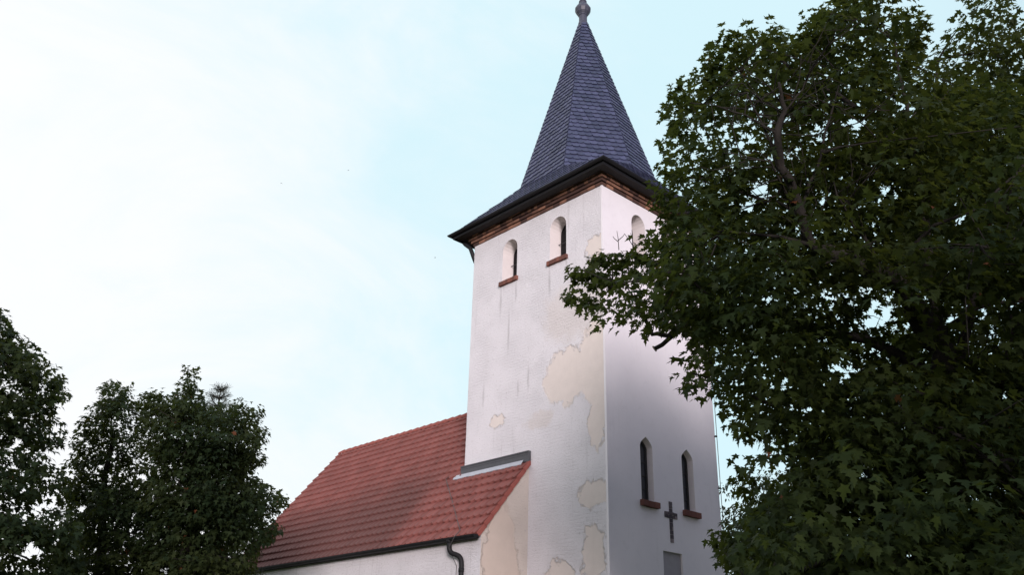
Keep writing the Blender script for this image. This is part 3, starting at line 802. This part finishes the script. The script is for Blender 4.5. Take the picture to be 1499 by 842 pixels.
    for q in nodes[8:]:
        for _ in range(1):
            d_ = Vector(rng.normal(0, 1, 3)); d_.z = abs(d_.z)*.8+.2; d_.normalize(); L_ = rng.uniform(.3, .9)
            m_ = q+d_*L_*.5+Vector(rng.normal(0, .06, 3)); e_ = q+d_*L_+Vector(rng.normal(0, .12, 3))
            re_ = np.array(e_)-CAM; q_ = np.array([[749.5+FPX*(re_@RX)/(re_@FX), 421-FPX*(re_@UX)/(re_@FX)]])
            if inside(poly, q_)[0] and edge_dist(poly, q_)[0] > 12:
                add([q, m_, e_], [.008, .006, .0025], 5); add([m_, m_.lerp(e_, .5)+Vector(rng.normal(0, .09, 3)), m_+d_*.3+Vector(rng.normal(0, .16, 3))], [.007, .005, .0025], 4)
    # branches from the trunk to clumps, then twigs to sprays
    order = rng.permutation(nclump)[:min(nclump, 90)]
    for i in order:
        c = Vector(C[i])
        if ed[i] < 14: continue
        if c.z < zmin: continue
        cand = sorted(nodes, key=lambda q: (q-c).length+max(0, q.z-c.z)*1.5)[:3]
        q = cand[0]; L = (c-q).length
        if L < .3 or L > 5.5: continue
        mid = q.lerp(c, .5)+Vector((rng.normal(0, .08*L), rng.normal(0, .08*L), .10*L))
        q1 = q.lerp(mid, .5)+Vector((0, 0, .03*L)); q2 = mid.lerp(c, .5)+Vector((0, 0, .02*L))
        r0 = min(.012*L+.012, trunk_r*.38); add([q, q1, mid, q2, c], [r0, r0*.8, r0*.6, r0*.42, .006], 6); nodes += [q1, mid, q2]
        for _ in range(3):
            e_ = c+Vector(rng.normal(0, crad*.8, 3)); 
            re_ = np.array(e_)-CAM; q_ = np.array([[749.5+FPX*(re_@RX)/(re_@FX), 421-FPX*(re_@UX)/(re_@FX)]])
            if inside(poly, q_)[0] and edge_dist(poly, q_)[0] > 8: add([mid.lerp(c, .6), mid.lerp(c, .8).lerp(e_, .5), e_], [.009, .007, .004], 4)
    mb.build('trunk', M['bark'], root, True)
    return root, base

big = [(1188, 20), (1205, 10), (1240, -25), (1300, -60), (1352, -20), (1352, 15), (1342, 50), (1330, 78), (1380, 95), (1480, 120), (1600, 140), (1720, 260), (1760, 480), (1740, 700), (1700, 860), (1560, 990),
       (1300, 1010), (1120, 960), (1062, 842), (1042, 800), (1044, 770), (1075, 748), (1100, 722), (1150, 690), (1160, 668), (1128, 682), (1092, 700), (1066, 694), (1070, 680), (1098, 655),
       (1068, 634), (1058, 600), (1046, 574), (1020, 584), (996, 574), (986, 532), (1004, 508), (985, 494), (945, 494), (905, 484), (872, 496), (862, 470), (838, 440), (824, 424), (832, 392),
       (860, 370), (905, 372), (936, 350), (972, 322), (958, 290), (948, 268), (974, 240), (972, 206), (986, 184), (974, 158), (980, 130), (1008, 114), (1036, 96), (1040, 62), (1060, 42), (1110, 40), (1135, 30), (1165, 44)]
gaps = [(968, 508, 21), (990, 505, 13), (1288, 466, 20), (1330, 478, 9), (1395, 470, 13), (1422, 452, 13), (1478, 450, 15), (1405, 318, 14), (1300, 285, 12), (1228, 545, 16), (1112, 282, 17), (1095, 300, 13), (1325, 160, 12), (1205, 295, 9),
        (1268, 692, 14), (1425, 732, 10), (1328, 815, 10), (1210, 440, 10), (1450, 100, 8), (1150, 560, 10), (1330, 750, 8), (1470, 580, 10), (1180, 600, 9), (1400, 395, 8), (1255, 180, 10), (1460, 200, 10)]
limbs = [[(1400, 700, 10.6, .20), (1380, 520, 10.6, .17), (1330, 420, 10.4, .12), (1240, 375, 10.0, .085), (1182, 350, 9.6, .07), (1168, 295, 9.5, .058), (1142, 245, 9.4, .05), (1138, 190, 9.3, .038), (1148, 160, 9.3, .028), (1140, 120, 9.2, .014)],
         [(1142, 235, 9.4, .032), (1115, 180, 9.3, .02), (1095, 140, 9.2, .012)],
         [(1138, 195, 9.3, .022), (1090, 168, 9.2, .016), (1040, 152, 9.1, .010), (1010, 150, 9.1, .006)],
         [(1148, 165, 9.3, .02), (1175, 130, 9.3, .014), (1190, 95, 9.3, .008)],
         [(1175, 300, 9.5, .034), (1195, 250, 9.6, .028), (1216, 170, 9.7, .02), (1228, 125, 9.7, .01)],
         [(1216, 172, 9.7, .014), (1250, 155, 9.8, .008)], [(1172, 322, 9.6, .03), (1128, 236, 9.2, .018), (1085, 232, 9.1, .01)],
         [(1300, 405, 10.3, .05), (1250, 330, 9.6, .024), (1225, 285, 9.3, .016)],
         [(1370, 500, 10.6, .12), (1360, 350, 11, .09), (1330, 200, 11.2, .05), (1310, 60, 11.3, .02)],
         [(1390, 560, 10.6, .12), (1440, 400, 11, .08), (1500, 240, 11.2, .05), (1540, 160, 11.3, .02)],
         [(1385, 560, 10.6, .13), (1270, 500, 11.2, .10), (1120, 460, 12.0, .075), (1030, 462, 12.3, .062), (990, 488, 12.4, .056), (958, 511, 12.5, .050)],
         [(1030, 462, 12.3, .05), (1000, 478, 12.3, .034), (978, 492, 12.3, .03), (955, 489, 12.3, .03), (948, 476, 12.3, .024), (930, 440, 12.3, .016), (880, 415, 12.2, .008)],
         [(1400, 640, 10.6, .10), (1450, 650, 8.6, .05), (1480, 690, 7.6, .02)]]
def bigdepth(x, y):
    # the low boughs reach towards the viewer, the bough over the tower reaches away from them
    d = 0.
    if y > 560: d -= min(1.7, (y-560)/280*1.9)*(1 if x > 1100 else .4)
    if x < 1050 and y > 300: d += min(1.9, (1050-x)/200*2.0)
    elif y < 320: d += min(1.3, (320-y)/180*1.3)
    return d
t1, b1 = make_tree('maple_tree', 'large near maple with a sawn bough, its leaves hanging before the tower', 'tree', big, 10.6, 2.2, 620, 14, 13, .104, LEAF5, M['leaf_near'], 11, (1400, 842, 10.6), .24,
                   gaps, limbs, thin=[(895, 430, 90, 80, .62), (1130, 120, 190, 100, .42), (1120, 270, 170, 110, .35), (1330, 470, 170, 60, .5), (1110, 600, 70, 90, .4), (1440, 480, 70, 60, .4)], tips=[(1190, 16), (1210, 10), (1240, -15), (1132, 38), (1076, 44), (1048, 62), (1038, 84), (1010, 116), (986, 124), (976, 150), (972, 232), (958, 285), (975, 320), (905, 370), (868, 372), (838, 388), (828, 432), (832, 400), (1350, 20), (1342, 55), (1075, 690), (1045, 775)], dfun=bigdepth, hollow=[(1165, 225, 120, 145, 10.2), (985, 498, 45, 22, 12.7), (1290, 480, 150, 70, 11.2)], trunk_top=(1370, 480, 10.6), group='maples around the church')
# sawn end of the stub bough
cw = MB(); e0 = Vector(at(958, 511, 12.5)); d0 = (e0-Vector(at(990, 488, 12.4))).normalized(); e0 -= Vector(b1)
cw.tube([e0-d0*.01, e0+d0*.004], .047, 12); cw.build('sawn_end', M['cut_wood'], t1)
# dead twigs sticking up over the bough
dt = MB(); B = Vector(b1)
for L in ([(906, 366, 12.2), (905, 350, 12.2), (903, 338, 12.2)], [(905, 352, 12.2), (912, 346, 12.2), (914, 343, 12.2)], [(905, 354, 12.2), (899, 349, 12.2), (897, 346, 12.2)],
          [(928, 362, 12.2), (920, 350, 12.2), (914, 342, 12.2)], [(922, 352, 12.2), (924, 344, 12.2), (923, 341, 12.2)]):
    dt.tube([Vector(at(*q))-B for q in L], [.006, .0045, .003], 5)
dt.build('dead_twig', M['bark'], t1)

sec = [(1335, 86), (1365, 66), (1386, 48), (1400, 18), (1410, -14), (1450, -60), (1482, -20), (1486, 22), (1530, 10), (1600, -60), (1720, -60), (1850, 100), (1950, 400), (1950, 800), (1750, 960), (1450, 960), (1330, 800), (1300, 500), (1320, 200)]
make_tree('maple_tree', 'maple behind the large near one, its top showing in the upper right corner', 'tree', sec, 16., 2.6, 640, 13, 10, .12, LEAF5, M['leaf_second'], 23, (1620, 842, 16.), .22,
          [(x, y, r*.8) for x, y, r in gaps], (), trunk_top=(1600, 250, 16.), group='maples around the church', crad=.7, srad=.34, rag=7., shrink=.05, over=10.)
far = [(1040, 800), (1050, 715), (1075, 700), (1120, 680), (1180, 668), (1260, 660), (1330, 700), (1370, 800), (1360, 960), (1060, 960)]
make_tree('broadleaf_tree', 'distant small leaved tree low behind the right corner of the tower', 'tree', far, 38., 3.0, 300, 9, 9, .20, LEAF1, M['leaf_small'], 31, (1200, 842, 38.), .2,
          [(1090, 740, 6), (1110, 770, 6), (1130, 725, 5)], (), crad=.9, srad=.42)
L1 = [(0, 452), (14, 470), (16, 492), (44, 505), (62, 520), (62, 532), (90, 545), (96, 578), (72, 598), (92, 625), (98, 648), (78, 668), (100, 712), (112, 760), (126, 842), (90, 960), (-260, 960), (-330, 760), (-300, 560), (-190, 430), (-80, 400)]
make_tree('maple_tree', 'dark maple cut by the left edge of the photo', 'tree', L1, 15.5, 2.0, 290, 12, 11, .115, LEAF5, M['leaf_left'], 41, (-110, 842, 15.5), .2,
          [(68, 665, 9), (72, 700, 9), (50, 805, 12), (62, 575, 7), (25, 650, 6), (72, 730, 10), (30, 720, 5)], (), trunk_top=(-110, 600, 15.5), tips=[(3, 456), (20, 478), (58, 520), (90, 548), (95, 578), (96, 640)], rag=8., shrink=.02, over=10., crad=.40, srad=.24, group='maples around the church')
L2 = [(100, 730), (90, 690), (108, 668), (110, 622), (128, 602), (142, 606), (148, 566), (164, 550), (190, 562), (198, 590), (208, 615), (206, 660), (228, 720), (232, 842), (225, 960), (60, 960), (70, 842), (92, 770)]
make_tree('maple_tree', 'slim dark maple with one pointed top, second tree from the left', 'tree', L2, 19.5, 1.4, 190, 12, 11, .112, LEAF3, M['leaf_left'], 43, (155, 842, 19.5), .16,
          [(102, 690, 8), (206, 695, 6), (122, 745, 6), (195, 755, 5), (165, 670, 4)], (), trunk_top=(165, 640, 19.5), tips=[(164, 550), (188, 563), (200, 590), (128, 603), (112, 632), (108, 672)], rag=8., shrink=.02, over=10., crad=.40, srad=.24, group='maples around the church')
L3 = [(203, 640), (204, 592), (214, 572), (232, 574), (240, 592), (258, 578), (266, 560), (268, 540), (283, 538), (288, 566), (296, 582), (304, 604), (322, 598), (340, 588), (354, 576), (360, 590), (350, 604), (384, 598),
      (372, 612), (392, 632), (376, 652), (386, 670), (368, 690), (376, 706), (396, 716), (426, 735), (398, 752), (374, 772), (402, 768), (408, 778), (378, 800), (372, 842), (380, 960), (200, 960), (196, 842), (205, 740)]
make_tree('maple_tree', 'broad dark maple with ragged tops overlapping the far end of the nave roof', 'tree', L3, 19., 1.8, 380, 12, 11, .112, LEAF3, M['leaf_left'], 47, (290, 842, 19.), .2,
          [(275, 748, 5), (296, 780, 4), (240, 838, 8), (208, 700, 6), (350, 720, 3), (225, 610, 5)], (), trunk_top=(280, 650, 19.), tips=[(276, 538), (270, 556), (232, 574), (214, 575), (262, 578), (352, 578), (340, 590), (384, 600), (390, 634), (386, 668), (396, 716), (424, 735), (408, 775), (300, 600)], rag=8., shrink=.02, over=10., crad=.40, srad=.24, group='maples around the church')
# unseen tree added behind the viewer's right to keep sun off the lower boughs
lb = np.array([-12.2, -20.2, 0.]); rng = np.random.default_rng(77)
lroot = tag(empty('added_shade_tree', lb), 'unseen round tree added behind the viewer to shade the low maple boughs', 'tree')
S = unit(rng.normal(size=(900, 3)))*np.cbrt(rng.uniform(.12, 1, (900, 1)))*np.array([3.6, 3.6, 2.9])+lb+[0, 0, 4.6]
od = unit(S-lb-[0, 0, 4.0]); P, tip, nr, sz = sprays(S, od, rng, 9, .4, .16)
leaf_mesh('crown', leaf_arrays(P, tip, nr, sz, LEAF1), len(LEAF1), M['leaf_small'], lroot, lb)
mb = MB(); mb.tube([(0, 0, 0), (.03, .02, 1.8), (0, 0, 4.2), (.1, 0, 6.6)], [.16, .12, .08, .02], 10)
for k in range(14):
    a = k*2.4; z = 2.2+k*.28; L = 2.6-abs(k-5)*.13
    mb.tube([(0, 0, z), (math.cos(a)*L*.5, math.sin(a)*L*.5, z+.5), (math.cos(a)*L, math.sin(a)*L, z+.8)], [.05, .03, .008], 6)
mb.build('trunk', M['bark'], lroot, True)
# spruce behind the broad maple
tipw = at(324, 566, 24.); sb = np.array([tipw[0], tipw[1], 0.]); H = tipw[2]
sroot = tag(empty('spruce_tree', sb), 'grey green spruce tip standing up behind the broad left maple', 'tree')
rng = np.random.default_rng(5); Pn, Tn, Nn, Zn = [], [], [], []; mb = MB()
mb.tube([(0, 0, 0), (0, 0, H*.6), (0, 0, H)], [.16, .08, .012], 8)
z = H-.12; 
while z > 2.2:
    Lb = min(2.0, .16+(H-z)*.36)
    nb = 6
    for k in range(nb):
        a = 2*math.pi*k/nb+rng.uniform(0, 1); d = np.array([math.cos(a), math.sin(a), .32 if H-z < 1.2 else -.05])
        mb.tube([(0, 0, z), tuple(np.array([0, 0, z])+d*Lb*.6), tuple(np.array([0, 0, z])+d*Lb+np.array([0, 0, .08*Lb]))], [.018, .012, .005], 4)
        nn = int(110*Lb)+26; tt = rng.uniform(.08, 1, nn)
        for t in tt:
            p = sb+np.array([0, 0, z])+d*Lb*t; Pn.append(p+rng.normal(0, .025, 3)); Tn.append(d*.7+rng.normal(0, .6, 3)); Nn.append(rng.normal(0, .5, 3)+[0, 0, 1]); Zn.append(.13*rng.uniform(.7, 1.2))
    for _ in range(16):
        Pn.append(sb+np.array([0, 0, z+rng.uniform(-.05, .2)])); Tn.append(np.array([rng.normal(), rng.normal(), .9])); Nn.append(rng.normal(0, 1, 3)); Zn.append(.12)
    z -= .22+.02*(H-z)
V = leaf_arrays(np.array(Pn), np.array(Tn), np.array(Nn), np.array(Zn), NEED, 0, 0)
leaf_mesh('crown', V, 4, M['needle'], sroot, sb)
mb.build('trunk', M['bark'], sroot, True)

# ------------------------------------------------------------------ three birds, very small in the sky
def bird(px, py, d, span, roll, yaw, label):
    b = MB(); s = span
    b.lathe([(.004*s, -.26*s), (.045*s, -.14*s), (.062*s, 0), (.05*s, .10*s), (.035*s, .16*s), (.03*s, .20*s), (.004*s, .26*s)], (0, 0), 8)
    for q in (1, -1):
        W = [(q*.03*s, .06*s, .02*s), (q*.24*s, .11*s, .10*s), (q*.5*s, -.03*s, .06*s), (q*.26*s, -.02*s, .09*s), (q*.03*s, -.09*s, .015*s)]
        b.face([(x, z, y) for x, y, z in W]); b.face([(x, z-.004*s, y) for x, y, z in W][::-1])
    b.face([(-.01*s, 0, -.2*s), (.01*s, 0, -.2*s), (.06*s, 0, -.36*s), (0, 0, -.30*s), (-.06*s, 0, -.36*s)])
    o = b.build('bird', M['feather']); o.location = at(px, py, d); o.rotation_euler = (R(-80), R(roll), R(yaw))
    return tag(o, label, 'bird', 'birds in the sky')
bird(412, 268, 110, .42, 10, -40, 'tiny dark bird in the pale sky, farthest left of the three')
bird(510, 249, 110, .42, -25, 20, 'tiny dark bird in the pale sky, highest of the three')
bird(637, 377, 120, .38, 15, 60, 'tiny dark bird in the pale sky just left of the tower eaves')
